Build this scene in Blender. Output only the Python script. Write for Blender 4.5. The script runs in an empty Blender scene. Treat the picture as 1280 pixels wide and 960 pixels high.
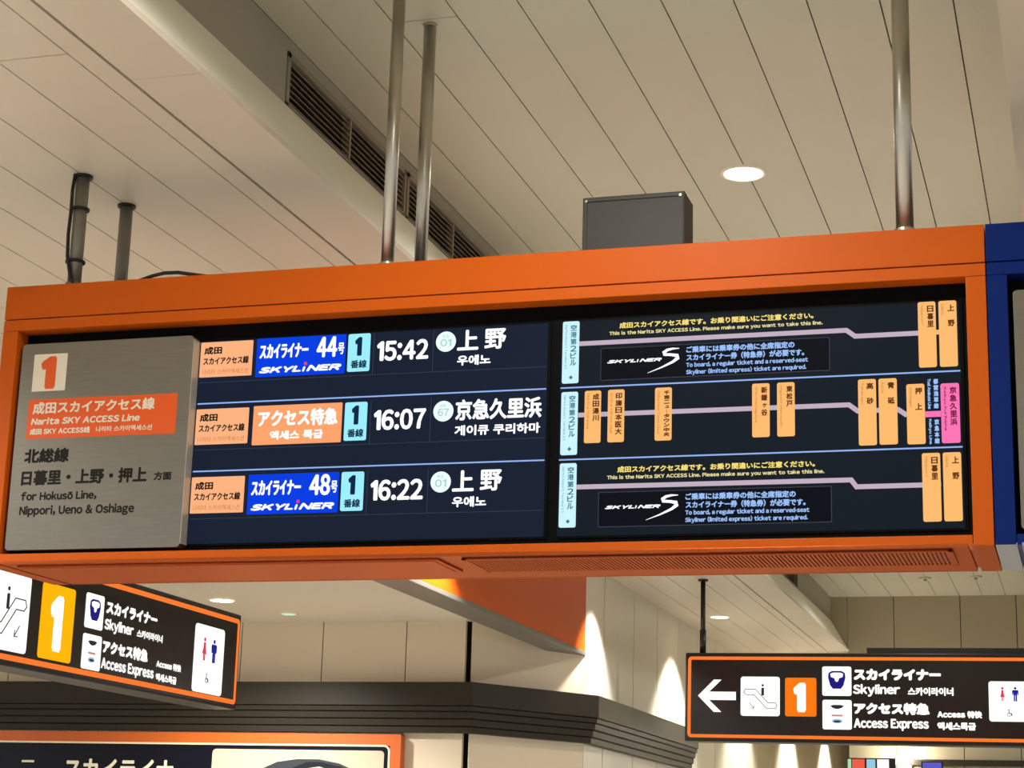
import bpy, bmesh, math
from mathutils import Vector, Matrix

SC = bpy.context.scene
COL = SC.collection

# ------------------------------------------------------------------ camera, world, exposure
cam_d = bpy.data.cameras.new('camera')
cam_d.sensor_width = 36.0
cam_d.lens = 67.109
cam_d.clip_start = 0.05
cam_d.clip_end = 200
cam = bpy.data.objects.new('camera', cam_d)
COL.objects.link(cam)
YAW, PITCH, ROLL = -0.296482, 0.242974, 0.028666
fw = Vector((math.sin(YAW) * math.cos(PITCH), math.cos(YAW) * math.cos(PITCH), math.sin(PITCH)))
rt = Vector((math.cos(YAW), -math.sin(YAW), 0))
up = rt.cross(fw)
rt2 = rt * math.cos(ROLL) + up * math.sin(ROLL)
up2 = -rt * math.sin(ROLL) + up * math.cos(ROLL)
m = Matrix((rt2, up2, -fw)).transposed().to_4x4()
m.translation = Vector((0, 0, 1.6))
cam.matrix_world = m
SC.camera = cam

SC.view_settings.view_transform = 'Standard'
SC.view_settings.look = 'None'
SC.view_settings.gamma = 1.0
SC.view_settings.use_curve_mapping = False
SC.view_settings.exposure = 0.0
SC.cycles.use_denoising = True
SC.cycles.max_bounces = 6
SC.cycles.diffuse_bounces = 4
SC.cycles.sample_clamp_indirect = 4.0

WORLD_STRENGTH = 0.7
HALL_W = 245.0        # unseen lamps added to light the hall, W each
CHANNEL_W = 250.0     # downlights of the raised ceiling bay
WASH_W = 390.0        # wall-washing downlights beside the side wall
wd = bpy.data.worlds.new('world')
SC.world = wd
wd.use_nodes = True
bg = wd.node_tree.nodes['Background']
bg.inputs[0].default_value = (1.0, 0.99, 0.96, 1)
bg.inputs[1].default_value = WORLD_STRENGTH

LAMP_COL = (1.0, 0.985, 0.94)


def spot(name, loc, watts, angle=150, blend=0.7, radius=0.07, col=LAMP_COL, parent=None):
    l = bpy.data.lights.new(name, 'SPOT')
    l.energy = watts
    l.spot_size = math.radians(angle)
    l.spot_blend = blend
    l.shadow_soft_size = radius
    l.color = col
    o = bpy.data.objects.new(name, l)
    COL.objects.link(o)
    o.location = loc
    if parent:
        o.parent = parent
    return o


# unseen lamps added to light the hall, the bay row at inferred spacing (over and behind the viewer, and beside)
for y in (-3.2, 0.4, 4.0):
    spot('unseen_lamp', (-1.32, y, 4.40), CHANNEL_W * (0.66 if y > 3 else 1.0), 158, 0.6)
    spot('unseen_lamp', (-5.0, y, 3.82), HALL_W * 1.9)
    spot('unseen_lamp', (1.9, y, 3.82), HALL_W * (0.3 if y > 3 else 1.5))
for y in (11.2, 14.8, 18.4):
    spot('unseen_lamp', (-1.32, y, 4.40), CHANNEL_W * 0.4, 158, 0.6)
for y in (7.6, 11.2, 14.8):
    spot('unseen_lamp', (2.2, y, 3.82), HALL_W)
for x in (-9.4, -12.6):
    spot('unseen_lamp', (x, 11.6, 3.27), HALL_W * 1.6)
for x in (-8.6, -12.2):
    spot('unseen_lamp', (x, 2.2, 3.82), HALL_W)


# ------------------------------------------------------------------ materials
def lin(c):
    return tuple(((v / 255) / 12.92 if v / 255 <= 0.04045 else ((v / 255 + 0.055) / 1.055) ** 2.4) for v in c)


MATS = {}


def mat(name, rgb, rough=0.6, metal=0.0, spec=0.5, emit=None, estr=1.0, noise=0.0, nscale=3.0, bump=0.0, stretch=None):
    if name in MATS:
        return MATS[name]
    mt = bpy.data.materials.new(name)
    mt.use_nodes = True
    nt = mt.node_tree
    b = nt.nodes['Principled BSDF']
    c = lin(rgb)
    b.inputs['Base Color'].default_value = (*c, 1)
    b.inputs['Roughness'].default_value = rough
    b.inputs['Metallic'].default_value = metal
    b.inputs['Specular IOR Level'].default_value = spec
    if emit is not None:
        b.inputs['Emission Color'].default_value = (*lin(emit), 1)
        b.inputs['Emission Strength'].default_value = estr
    if noise > 0 or bump > 0:
        tc = nt.nodes.new('ShaderNodeTexCoord')
        mp = nt.nodes.new('ShaderNodeMapping')
        if stretch:
            mp.inputs['Scale'].default_value = stretch
        nz = nt.nodes.new('ShaderNodeTexNoise')
        nz.inputs['Scale'].default_value = nscale
        nz.inputs['Detail'].default_value = 3
        nt.links.new(tc.outputs['Object'], mp.inputs['Vector'])
        nt.links.new(mp.outputs['Vector'], nz.inputs['Vector'])
        if noise > 0:
            rp = nt.nodes.new('ShaderNodeValToRGB')
            rp.color_ramp.elements[0].position = 0.3
            rp.color_ramp.elements[1].position = 0.7
            rp.color_ramp.elements[0].color = (*[v * (1 - noise) for v in c], 1)
            rp.color_ramp.elements[1].color = (*[min(1, v * (1 + noise)) for v in c], 1)
            nt.links.new(nz.outputs['Fac'], rp.inputs['Fac'])
            nt.links.new(rp.outputs['Color'], b.inputs['Base Color'])
        if bump > 0:
            bp = nt.nodes.new('ShaderNodeBump')
            bp.inputs['Strength'].default_value = bump
            bp.inputs['Distance'].default_value = 0.01
            nt.links.new(nz.outputs['Fac'], bp.inputs['Height'])
            nt.links.new(bp.outputs['Normal'], b.inputs['Normal'])
    MATS[name] = mt
    return mt


def glow(name, rgb, s=1.0):
    """lit display colour: black face that gives off rgb"""
    return mat(name, (3, 3, 3), rough=0.5, spec=0.04, emit=rgb, estr=s)


M_CEIL = mat('ceiling_panel', (203, 197, 176), rough=0.42, spec=0.35, noise=0.03, nscale=1.2)
M_CEILW = mat('ceiling_panel_warm', (212, 199, 178), rough=0.42, spec=0.35, noise=0.03, nscale=1.2)
M_LOWC = mat('lowered_ceiling', (218, 207, 188), rough=0.28, spec=0.5, noise=0.03, nscale=1.0)
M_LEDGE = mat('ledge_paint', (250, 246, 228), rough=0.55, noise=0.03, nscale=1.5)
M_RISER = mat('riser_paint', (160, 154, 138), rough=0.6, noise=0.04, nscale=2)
M_DARK = mat('dark_void', (22, 18, 14), rough=0.9, spec=0.1)
M_WALL = mat('wall_panel', (224, 208, 182), rough=0.35, spec=0.4, noise=0.03, nscale=1.0)
M_WALLW = mat('wall_panel_white', (214, 206, 186), rough=0.4, spec=0.4, noise=0.02, nscale=1.0)
M_WALLG = mat('wall_panel_grey', (168, 156, 130), rough=0.45, spec=0.4, noise=0.03, nscale=1.0)
M_CORN = mat('cornice_metal', (43, 37, 23), rough=0.45, spec=0.35, metal=0.1, noise=0.05, nscale=2)
M_FLOOR = mat('floor_tile', (188, 184, 176), rough=0.25, spec=0.5, noise=0.05, nscale=1.5)
M_FASC = mat('orange_fascia', (190, 80, 12), rough=0.36, spec=0.12, noise=0.04, nscale=0.8)
M_TRIM = mat('grey_trim', (112, 108, 98), rough=0.4, metal=0.4, noise=0.03)
M_ORANGE = mat('orange_paint', (194, 85, 12), rough=0.42, spec=0.15, noise=0.03, nscale=2.2)
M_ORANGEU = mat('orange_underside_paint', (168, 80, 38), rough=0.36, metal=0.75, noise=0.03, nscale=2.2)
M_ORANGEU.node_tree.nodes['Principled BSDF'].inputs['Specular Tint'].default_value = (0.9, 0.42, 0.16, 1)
M_BLUE = mat('blue_paint', (2, 32, 100), rough=0.42, spec=0.12, noise=0.04, nscale=2.2)
M_GREYU = mat('grey_underside_paint', (140, 140, 145), rough=0.35, noise=0.03)
M_BLACK = mat('black_bezel', (7, 7, 8), rough=0.5, spec=0.06)
M_STEEL = mat('stainless_steel', (196, 190, 178), rough=0.34, metal=1.0, noise=0.04, nscale=6)
M_GREYPOLE = mat('grey_pole_paint', (128, 124, 110), rough=0.4, metal=0.3, noise=0.04, nscale=6)
M_BRUSH = mat('brushed_panel', (136, 131, 120), rough=0.3, metal=0.85, noise=0.05, nscale=9, stretch=(1, 1, 14))
M_BRUSHE = mat('panel_edge', (176, 170, 156), rough=0.4, metal=0.4)
M_BOX = mat('grey_box_paint', (54, 49, 40), rough=0.55, noise=0.04, nscale=4)
M_VENT = mat('louvre_bronze', (158, 144, 122), rough=0.5, metal=0.2, noise=0.04, nscale=5)
M_VENTF = mat('vent_frame_paint', (138, 130, 112), rough=0.5, noise=0.03)
M_CABLE = mat('black_cable', (16, 15, 14), rough=0.5)
M_SIGNB = mat('sign_black', (20, 19, 18), rough=0.22, spec=0.5)
M_HOUS = mat('sign_housing', (34, 31, 29), rough=0.4, metal=0.3, noise=0.05)
M_INK = mat('ink', (16, 12, 10), rough=0.7, spec=0.1)
M_INKP = mat('panel_ink', (24, 22, 18), rough=0.6, spec=0.2)
M_PWHITE = mat('panel_white', (226, 214, 192), rough=0.5)
M_PORANGE = mat('panel_orange', (222, 84, 8), rough=0.45)
M_NAVY = mat('poster_navy', (10, 10, 22), rough=0.35, spec=0.2)
M_PFRAME = mat('poster_orange', (196, 92, 22), rough=0.45, noise=0.03)
M_PLINE = mat('poster_line', (236, 214, 180), rough=0.5)
M_PPIC = mat('poster_picture', (192, 178, 152), rough=0.4, noise=0.06, nscale=2)
M_PTRAIN = mat('poster_train_dark', (44, 48, 52), rough=0.4)
M_PGLASS = mat('poster_train_glass', (18, 22, 30), rough=0.3)
M_PTXT = mat('poster_text', (224, 216, 190), rough=0.5)

G_WHITE = glow('lit_white', (255, 255, 255), 1.15)
G_PEACH = glow('lit_peach', (255, 180, 128))
G_BROWN = glow('lit_brown', (214, 138, 92))
G_BLUE = glow('lit_blue', (0, 62, 228))
G_SALMON = glow('lit_salmon', (255, 164, 108))
G_CYAN = glow('lit_cyan', (158, 240, 255))
G_CYAN2 = glow('lit_pale_cyan', (206, 246, 255))
G_CTEXT = glow('lit_teal_text', (60, 122, 140))
G_NAVY = glow('lit_navy', (6, 40, 70))
G_YELLOW = glow('lit_yellow', (248, 224, 120))
G_CREAM = glow('lit_cream', (240, 226, 160))
G_STAT = glow('lit_station_orange', (255, 188, 112))
G_STEXT = glow('lit_station_text', (92, 50, 16))
G_SSMALL = glow('lit_station_small', (206, 142, 78))
G_PINK = glow('lit_pink', (255, 118, 182))
G_PTEXT = glow('lit_pink_text', (120, 20, 60))
G_SKY = glow('lit_sky', (158, 196, 255))
G_ROUTE = glow('lit_route', (196, 176, 192))
G_SEP = glow('lit_rule', (150, 182, 246))
G_LINE = glow('lit_faint_rule', (48, 58, 74))
G_FRAME = glow('lit_frame', (66, 64, 76))
G_SCR1 = glow('lit_screen_navy', (23, 32, 50))
G_SCR2 = glow('lit_screen_dark', (20, 28, 37))
G_DEEP = glow('lit_notice_black', (9, 12, 22))
G_RED = glow('lit_red', (255, 60, 70))
G_DISC = glow('lit_disc', (232, 250, 255), 1.1)
G_DTEXT = glow('lit_disc_text', (176, 218, 206))
G_PANEL = glow('sign_lit_white', (255, 253, 246), 1.25)
G_SONE = glow('sign_lit_orange', (255, 122, 16), 1.0)
G_SONE2 = glow('sign_lit_amber', (255, 176, 0), 1.1)
G_SLINE = glow('sign_lit_line', (255, 124, 48), 1.0)
G_SBLUE = glow('sign_lit_blue', (28, 34, 150))
G_SKBLUE = glow('sign_icon_blue', (30, 26, 128))
G_SICE = glow('sign_icon_ice', (160, 190, 226))
G_SRED = glow('sign_lit_red', (226, 62, 84))
G_SROSE = glow('sign_icon_rose', (196, 140, 128))
G_SGREY = glow('sign_icon_grey', (40, 48, 52))
G_LAMP = glow('lamp_glow', (255, 244, 214), 14.0)
G_LAMPG = glow('lamp_glow_green', (190, 250, 214), 1.1)
G_WSPOT = glow('wall_spot_glow', (255, 250, 226), 3.0)  # bright spot on the far wall, put in as a glow
G_ADR = glow('advert_red', (236, 96, 72))
G_ADC = glow('advert_sky', (150, 205, 226))
G_ADG = glow('advert_green', (170, 226, 176))
G_ADP = glow('advert_purple', (98, 90, 196))


# ------------------------------------------------------------------ mesh helpers
class MB:
    """collects faces with materials and links them as ONE mesh object"""

    def __init__(self):
        self.v, self.f, self.mi, self.mats = [], [], [], []

    def slot(self, m):
        if m not in self.mats:
            self.mats.append(m)
        return self.mats.index(m)

    def add(self, vs, fs, m):
        o = len(self.v)
        self.v += [tuple(p) for p in vs]
        s = self.slot(m)
        for f in fs:
            self.f.append([o + i for i in f])
            self.mi.append(s)
        return self

    def box(self, a, b, m):
        x0, y0, z0 = a
        x1, y1, z1 = b
        return self.add([(x0, y0, z0), (x1, y0, z0), (x1, y1, z0), (x0, y1, z0), (x0, y0, z1), (x1, y0, z1), (x1, y1, z1), (x0, y1, z1)],
                        [(0, 3, 2, 1), (4, 5, 6, 7), (0, 1, 5, 4), (1, 2, 6, 5), (2, 3, 7, 6), (3, 0, 4, 7)], m)

    def prism(self, pts, y0, y1, m):
        """outline pts (x, z) seen from -Y, extruded from y0 (front) to y1"""
        n = len(pts)
        vs = [(p[0], y0, p[1]) for p in pts] + [(p[0], y1, p[1]) for p in pts]
        fs = [tuple(range(n)), tuple(range(2 * n - 1, n - 1, -1))] + [(i, i + n, (i + 1) % n + n, (i + 1) % n) for i in range(n)]
        return self.add(vs, fs, m)

    def rrect(self, x0, z0, x1, z1, r, y0, y1, m, seg=4):
        pts = []
        for cx, cz, a in ((x1 - r, z0 + r, -90), (x1 - r, z1 - r, 0), (x0 + r, z1 - r, 90), (x0 + r, z0 + r, 180)):
            for k in range(seg + 1):
                t = math.radians(a + 90 * k / seg)
                pts.append((cx + r * math.cos(t), cz + r * math.sin(t)))
        return self.prism(pts, y0, y1, m)

    def rring(self, x0, z0, x1, z1, r, w, y0, y1, m, seg=5):
        def path(x0, z0, x1, z1, r):
            pts = []
            for cx, cz, a in ((x1 - r, z0 + r, -90), (x1 - r, z1 - r, 0), (x0 + r, z1 - r, 90), (x0 + r, z0 + r, 180)):
                for k in range(seg + 1):
                    t = math.radians(a + 90 * k / seg)
                    pts.append((cx + r * math.cos(t), cz + r * math.sin(t)))
            return pts
        o = path(x0, z0, x1, z1, r)
        i = path(x0 + w, z0 + w, x1 - w, z1 - w, max(r - w, r * 0.3))
        n = len(o)
        vs = [(p[0], y0, p[1]) for p in o] + [(p[0], y0, p[1]) for p in i] + [(p[0], y1, p[1]) for p in o] + [(p[0], y1, p[1]) for p in i]
        fs = []
        for k in range(n):
            j = (k + 1) % n
            fs += [(k, j, j + n, k + n), (k, k + 2 * n, j + 2 * n, j), (k + n, j + n, j + 3 * n, k + 3 * n), (k + 2 * n, k + 3 * n, j + 3 * n, j + 2 * n)]
        return self.add(vs, fs, m)

    def disc(self, cx, cz, rx, rz, y0, y1, m, n=28):
        return self.prism([(cx + rx * math.cos(2 * math.pi * k / n), cz + rz * math.sin(2 * math.pi * k / n)) for k in range(n)], y0, y1, m)

    def stroke(self, pts, w, y0, y1, m):
        """ribbon of width w along (x, z) points, as one prism strip per segment with mitres"""
        n = len(pts)
        ws = w if isinstance(w, (list, tuple)) else [w] * n
        L, R = [], []
        for i in range(n):
            p = Vector(pts[i])
            d1 = (Vector(pts[i]) - Vector(pts[i - 1])).normalized() if i else None
            d2 = (Vector(pts[i + 1]) - Vector(pts[i])).normalized() if i < n - 1 else None
            d = ((d1 or d2) + (d2 or d1)).normalized()
            nn = Vector((-d.y, d.x))
            k = 1.0
            if d1 and d2:
                k = 1.0 / max(0.5, nn.dot(Vector((-d1.y, d1.x))))
            L.append(p + nn * ws[i] * k / 2)
            R.append(p - nn * ws[i] * k / 2)
        for i in range(n - 1):
            q = [R[i], R[i + 1], L[i + 1], L[i]]
            self.prism([(a.x, a.y) for a in q], y0, y1, m)
        return self

    def cyl(self, p0, p1, r, m, n=20, r1=None, caps=True):
        p0, p1 = Vector(p0), Vector(p1)
        r1 = r if r1 is None else r1
        d = (p1 - p0).normalized()
        a = d.orthogonal().normalized()
        b = d.cross(a)
        vs = [p0 + (a * math.cos(2 * math.pi * k / n) + b * math.sin(2 * math.pi * k / n)) * r for k in range(n)]
        vs += [p1 + (a * math.cos(2 * math.pi * k / n) + b * math.sin(2 * math.pi * k / n)) * r1 for k in range(n)]
        fs = [(k, (k + 1) % n, (k + 1) % n + n, k + n) for k in range(n)]
        if caps:
            fs += [tuple(range(n - 1, -1, -1)), tuple(range(n, 2 * n))]
        return self.add(vs, fs, m)

    def tube(self, pts, r, m, n=8):
        pts = [Vector(p) for p in pts]
        rings = []
        ref = Vector((0.31, 0.87, 0.21))
        for i, p in enumerate(pts):
            d = (pts[min(i + 1, len(pts) - 1)] - pts[max(i - 1, 0)]).normalized()
            a = (ref - d * ref.dot(d)).normalized()
            b = d.cross(a)
            rings.append([p + (a * math.cos(2 * math.pi * k / n) + b * math.sin(2 * math.pi * k / n)) * r for k in range(n)])
        vs = [v for q in rings for v in q]
        fs = []
        for i in range(len(pts) - 1):
            for k in range(n):
                fs.append((i * n + k, i * n + (k + 1) % n, (i + 1) * n + (k + 1) % n, (i + 1) * n + k))
        fs += [tuple(range(n - 1, -1, -1)), tuple(range((len(pts) - 1) * n, len(pts) * n))]
        return self.add(vs, fs, m)

    def build(self, name, parent=None, bevel=0.0, smooth=False, off=None):
        me = bpy.data.meshes.new(name)
        me.from_pydata([(v[0] - off[0], v[1] - off[1], v[2] - off[2]) for v in self.v] if off else self.v, [], self.f)
        for mm in self.mats:
            me.materials.append(mm)
        me.polygons.foreach_set('material_index', self.mi)
        bm = bmesh.new()
        bm.from_mesh(me)
        bmesh.ops.recalc_face_normals(bm, faces=bm.faces)
        bm.to_mesh(me)
        bm.free()
        if smooth:
            me.polygons.foreach_set('use_smooth', [len(p.vertices) == 4 for p in me.polygons])
        me.update()
        o = bpy.data.objects.new(name, me)
        COL.objects.link(o)
        if parent:
            o.parent = parent
        if bevel:
            bv = o.modifiers.new('bevel', 'BEVEL')
            bv.width = bevel
            bv.segments = 2
            bv.limit_method = 'ANGLE'
        return o


def tag(o, label=None, cat=None, group=None, kind=None):
    if label:
        o['label'] = label
    if cat:
        o['category'] = cat
    if group:
        o['group'] = group
    if kind:
        o['kind'] = kind
    return o


def thing(name, label, cat, loc=(0, 0, 0), rotz=0.0, group=None):
    o = bpy.data.objects.new(name, None)
    o.empty_display_size = 0.1
    COL.objects.link(o)
    o.location = loc
    o.rotation_euler = (0, 0, rotz)
    return tag(o, label, cat, group)


def struct(name, mb, bevel=0.0):
    return tag(mb.build(name, None, bevel), kind='structure')


# ------------------------------------------------------------------ lettering
TXT = {}


def outline(s):
    """flat outline mesh of a string, cached: ([(x, y, z)], [faces])"""
    if s not in TXT:
        c = bpy.data.curves.new('lettering', 'FONT')
        c.body = s
        c.resolution_u = 3
        c.fill_mode = 'FRONT'
        o = bpy.data.objects.new('lettering', c)
        COL.objects.link(o)
        bpy.context.view_layer.update()
        me = bpy.data.meshes.new_from_object(o.evaluated_get(bpy.context.evaluated_depsgraph_get()))
        TXT[s] = ([tuple(v.co) for v in me.vertices], [tuple(p.vertices) for p in me.polygons])
        bpy.data.objects.remove(o)
        bpy.data.curves.remove(c)
        bpy.data.meshes.remove(me)
    return TXT[s]


def glyphs(s):
    """latin letters and figures are set from the wide forms of the east asian face, spaced by their own widths"""
    key = ('set', s)
    if key in TXT:
        return TXT[key]
    V, F, x = [], [], 0.0
    i = 0

    def put(vs, fs, lead):
        nonlocal x
        ax = min(v[0] for v in vs)
        o = len(V)
        V.extend((v[0] - ax + x + lead, v[1], 0) for v in vs)
        F.extend(tuple(o + k for k in f) for f in fs)
        x = x + lead * 2 + max(v[0] for v in vs) - ax
    while i < len(s):
        ch = s[i]
        if ch == ' ':
            x += 0.33
            i += 1
        elif ch == '1':                   # plain numeral with a flag and no foot
            put([(0.33 * u, 0.735 * v, 0) for u, v in ((0.55, 0), (0.9, 0), (0.9, 1), (0.64, 1), (0.08, 0.82), (0.16, 0.69), (0.55, 0.80))], [tuple(range(7))], 0.06)
            i += 1
        elif ch == 'l':
            put([(0, 0, 0), (0.075, 0, 0), (0.075, 0.755, 0), (0, 0.755, 0)], [(0, 1, 2, 3)], 0.06)
            i += 1
        elif ch == '-':
            put([(0, 0.24, 0), (0.24, 0.24, 0), (0.24, 0.31, 0), (0, 0.31, 0)], [(0, 1, 2, 3)], 0.05)
            i += 1
        elif ch == 'ō':
            vs, fs = outline('\uff4f')
            ax, bx, tz = min(v[0] for v in vs), max(v[0] for v in vs), max(v[1] for v in vs)
            w = bx - ax
            n = len(vs)
            put(list(vs) + [(ax + w * 0.15, tz + 0.08, 0), (bx - w * 0.15, tz + 0.08, 0), (bx - w * 0.15, tz + 0.14, 0), (ax + w * 0.15, tz + 0.14, 0)], list(fs) + [(n, n + 1, n + 2, n + 3)], 0.04)
            i += 1
        elif 33 <= ord(ch) <= 126:
            vs, fs = outline(chr(ord(ch) - 33 + 0xff01))
            put(vs, fs, 0.062 if ch in '.,:;()-' else 0.052)
            i += 1
        else:
            j = i
            while j < len(s) and s[j] != ' ' and not 33 <= ord(s[j]) <= 126 and s[j] != 'ō':
                j += 1
            vs, fs = outline(s[i:j])
            put(vs, fs, 0.04)
            i = j
    TXT[key] = (V, F)
    return TXT[key]


def write(mb, s, box, y, m, bold=0.0, shear=0.0, turn=False, rot=False):
    """sets the string s into the rectangle box = (x0, z0, x1, z1) of the plane y"""
    vs, fs = glyphs(s) if s != '1' else ([(0.42, 0, 0), (1, 0, 0), (1, 1, 0), (0.64, 1, 0), (0, 0.82, 0), (0.09, 0.65, 0), (0.42, 0.73, 0)], [tuple(range(7))])
    if not vs:
        return
    P = [(v[0] + shear * v[1], v[1]) for v in vs]
    if turn or rot:                       # quarter turn clockwise: reads downwards
        P = [(p[1], -p[0]) for p in P]
    ax, bx = min(p[0] for p in P), max(p[0] for p in P)
    az, bz = min(p[1] for p in P), max(p[1] for p in P)
    x0, z0, x1, z1 = box
    x0, x1, z0, z1 = x0 + bold, x1 - bold, z0 + bold, z1 - bold
    kx, kz = (x1 - x0) / max(bx - ax, 1e-6), (z1 - z0) / max(bz - az, 1e-6)
    Q = [(x0 + (p[0] - ax) * kx, z0 + (p[1] - az) * kz) for p in P]
    offs = [(0, 0)] if bold <= 0 else [(bold * math.cos(a), bold * math.sin(a)) for a in [k * math.pi / 3 for k in range(6)]]
    for k, (dx, dz) in enumerate(offs):
        mb.add([(q[0] + dx, y - k * 2e-5, q[1] + dz) for q in Q], fs, m)


def write_down(mb, s, box, y, m, bold=0.0):
    """column of characters from the top of the box to its foot"""
    x0, z0, x1, z1 = box
    n = len(s)
    h = (z1 - z0) / n
    for k, ch in enumerate(s):
        if ch == ' ':
            continue
        top = z1 - k * h
        if ch == 'ー':
            mx = (x0 + x1) / 2
            write(mb, ch, (mx - 0.06 * (x1 - x0), top - h * 0.9, mx + 0.06 * (x1 - x0), top - h * 0.1), y, m, bold, rot=True)
        elif ch in 'ュャョヶッ':
            mx = (x0 + x1) / 2
            write(mb, ch, (x0 + 0.2 * (x1 - x0), top - h * 0.85, x1 - 0.05 * (x1 - x0), top - h * 0.25), y, m, bold)
        else:
            write(mb, ch, (x0, top - h * 0.94, x1, top - h * 0.06), y, m, bold)


# ------------------------------------------------------------------ the setting
def planks(mb, xs, y0, y1, z, m, gap=0.005, cuts=None, t=0.02):
    """ceiling planks between the joints xs, undersides at z"""
    for a, b in zip(xs[:-1], xs[1:]):
        ys = [y0, y1]
        for c, lo, hi in (cuts or []):
            if a >= lo - 0.02 and b <= hi + 0.02:
                ys.append(c)
        ys.sort()
        for p, q in zip(ys[:-1], ys[1:]):
            mb.box((a + gap / 2, p + gap / 2, z), (b - gap / 2, q - gap / 2, z + t), m)


fl = MB().box((-15, -9, -0.1), (9, 35, 0), M_FLOOR)
struct('floor', fl)

# raised ceiling bay
c = MB()
xs = [-2.675] + [-2.501 + 0.2395 * k for k in range(11)] + [0.035]
xs = sorted(xs)
planks(c, xs, -8, 20.9, 4.45, M_CEIL, cuts=[(5.84, -2.27, -2.02), (12.4, -3, 1)])
c.box((-2.72, -8, 4.48), (0.1, 20.9, 4.52), M_DARK)
struct('ceiling', c)

# lower ceiling beside the bay, with the shadow groove and the smooth soffit strip
c = MB()
xl = [-2.807 - 0.2372 * k for k in range(5)]
planks(c, sorted(xl), 1.0, 34, 3.86, M_CEILW, cuts=[(4.615, -99, 0), (11.6, -99, 0)])
planks(c, sorted([xl[-1] - 0.2372 * k for k in range(44)]), 1.0, 7.98, 3.86, M_CEILW, cuts=[(4.615, -99, 0)])
c.box((-3.84, 8.0, 3.86), (-3.7585, 34, 3.88), M_CEILW)
c.box((-2.8045, 1.0, 3.86), (-2.726, 34, 3.88), M_CEILW)
c.box((-2.714, 1.0, 3.86), (-2.479, 4.834, 3.88), M_CEILW)
c.box((-2.714, 4.8365, 3.86), (-2.479, 34, 3.88), M_CEILW)
c.box((-14.5, 1.0, 3.885), (-2.6, 34, 3.91), M_DARK)
struct('ceiling_left', c)
c = MB()
xr = [0.167 + 0.2372 * k for k in range(34)]
planks(c, xr, -8, 20.9, 3.86, M_CEILW)
c.box((0.086, -8, 3.86), (0.1645, 20.9, 3.88), M_CEILW)
c.box((-0.161, -8, 3.86), (0.074, 20.9, 3.88), M_CEILW)
c.box((-0.1, -8, 3.885), (8.2, 20.9, 3.91), M_DARK)
struct('ceiling_right', c)


# ledge and riser of the bay, both sides
def extrude_y(mb, pts, y0, y1, m):
    n = len(pts)
    vs = [(p[0], y0, p[1]) for p in pts] + [(p[0], y1, p[1]) for p in pts]
    mb.add(vs, [tuple(range(n)), tuple(range(2 * n - 1, n - 1, -1))] + [(i, (i + 1) % n, (i + 1) % n + n, i + n) for i in range(n)], m)


c = MB()
prof = [(-2.479, 3.862), (-2.675, 4.197), (-2.70, 4.197), (-2.51, 3.862)]
extrude_y(c, prof, -8, 4.834, M_LEDGE)
extrude_y(c, prof, 4.837, 20.9, M_LEDGE)
struct('trim_1', c)
c = MB()
extrude_y(c, [(-2.64 - x, z) for x, z in prof], -8, 20.9, M_LEDGE)
struct('trim_2', c)
c = MB()
VENTS = [(5.872, 7.128), (7.150, 8.406), (17.14, 18.396)]
ys = [-8]
for a, b in VENTS:
    ys += [a, b]
ys.append(20.9)
for k in range(0, len(ys), 2):
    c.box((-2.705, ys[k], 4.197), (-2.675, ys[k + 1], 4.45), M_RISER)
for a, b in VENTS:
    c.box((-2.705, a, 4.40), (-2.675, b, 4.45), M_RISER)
    c.box((-2.80, a - 0.02, 4.19), (-2.765, b + 0.02, 4.45), M_DARK)
    c.box((-2.765, b, 4.19), (-2.706, b + 0.02, 4.45), M_DARK)
    c.box((-2.765, a - 0.02, 4.19), (-2.706, a, 4.45), M_DARK)
struct('trim_3', c)
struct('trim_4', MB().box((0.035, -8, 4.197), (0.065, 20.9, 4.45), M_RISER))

# lowered ceiling and orange bulkhead on the far left
c = MB()
c.box((-14.5, 8.0, 3.30), (-3.97, 14.8, 3.33), M_LOWC)
c.box((-14.5, 8.0, 3.33), (-3.82, 8.05, 3.90), M_WALL)
c.box((-14.5, 8.0, 3.30), (-3.95, 8.05, 3.33), M_WALL)
struct('ceiling_low', c)
c = MB()
c.box((-3.82, 8.0, 3.185), (-3.79, 14.575, 3.86), M_FASC)
struct('wall_fascia', c)
c = MB()
c.box((-4.005, 8.0, 3.150), (-3.782, 14.575, 3.182), M_TRIM)
c.box((-4.005, 8.0, 3.182), (-3.97, 14.3, 3.30), M_TRIM)
struct('trim_5', c, 0.004)

# panelled wall under the lowered ceiling, its canted end and the long side wall
c = MB()
seams = [-4.404, -4.904, -5.577, -6.25, -6.92, -7.59, -8.26, -8.93, -9.6, -10.3, -11.0, -11.7, -12.4, -13.1, -13.8, -14.5]
for k in range(len(seams) - 1):
    g0 = 0.034 if k == 0 else 0.004
    c.box((seams[k + 1] + 0.004, 13.53, 0), (seams[k] - g0, 13.57, 3.305), M_WALL)
c.box((-14.5, 13.585, 0), (-4.402, 13.62, 3.305), M_DARK)
struct('wall_back', c)
c = MB()
a, b = Vector((-4.389, 13.556)), Vector((-3.79, 14.565))
d = (b - a).normalized()
n = Vector((-d.y, d.x))
q = [a, b, b + n * 0.012, a + n * 0.012]
for z0, z1 in ((0, 3.305),):
    c.add([(p.x, p.y, z) for z in (z0, z1) for p in q], [(0, 1, 2, 3), (4, 7, 6, 5), (0, 4, 5, 1), (1, 5, 6, 2), (2, 6, 7, 3), (3, 7, 4, 0)], M_WALL)
struct('wall_canted', c)
c = MB()
ysm = [14.57, 15.183, 16.25, 17.20, 18.14] + [18.14 + 0.95 * k for k in range(1, 17)] + [34.0]
for p, q in zip(ysm[:-1], ysm[1:]):
    c.box((-3.84, p + 0.009, 0), (-3.79, q - 0.009, 3.86), M_WALLW)
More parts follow.
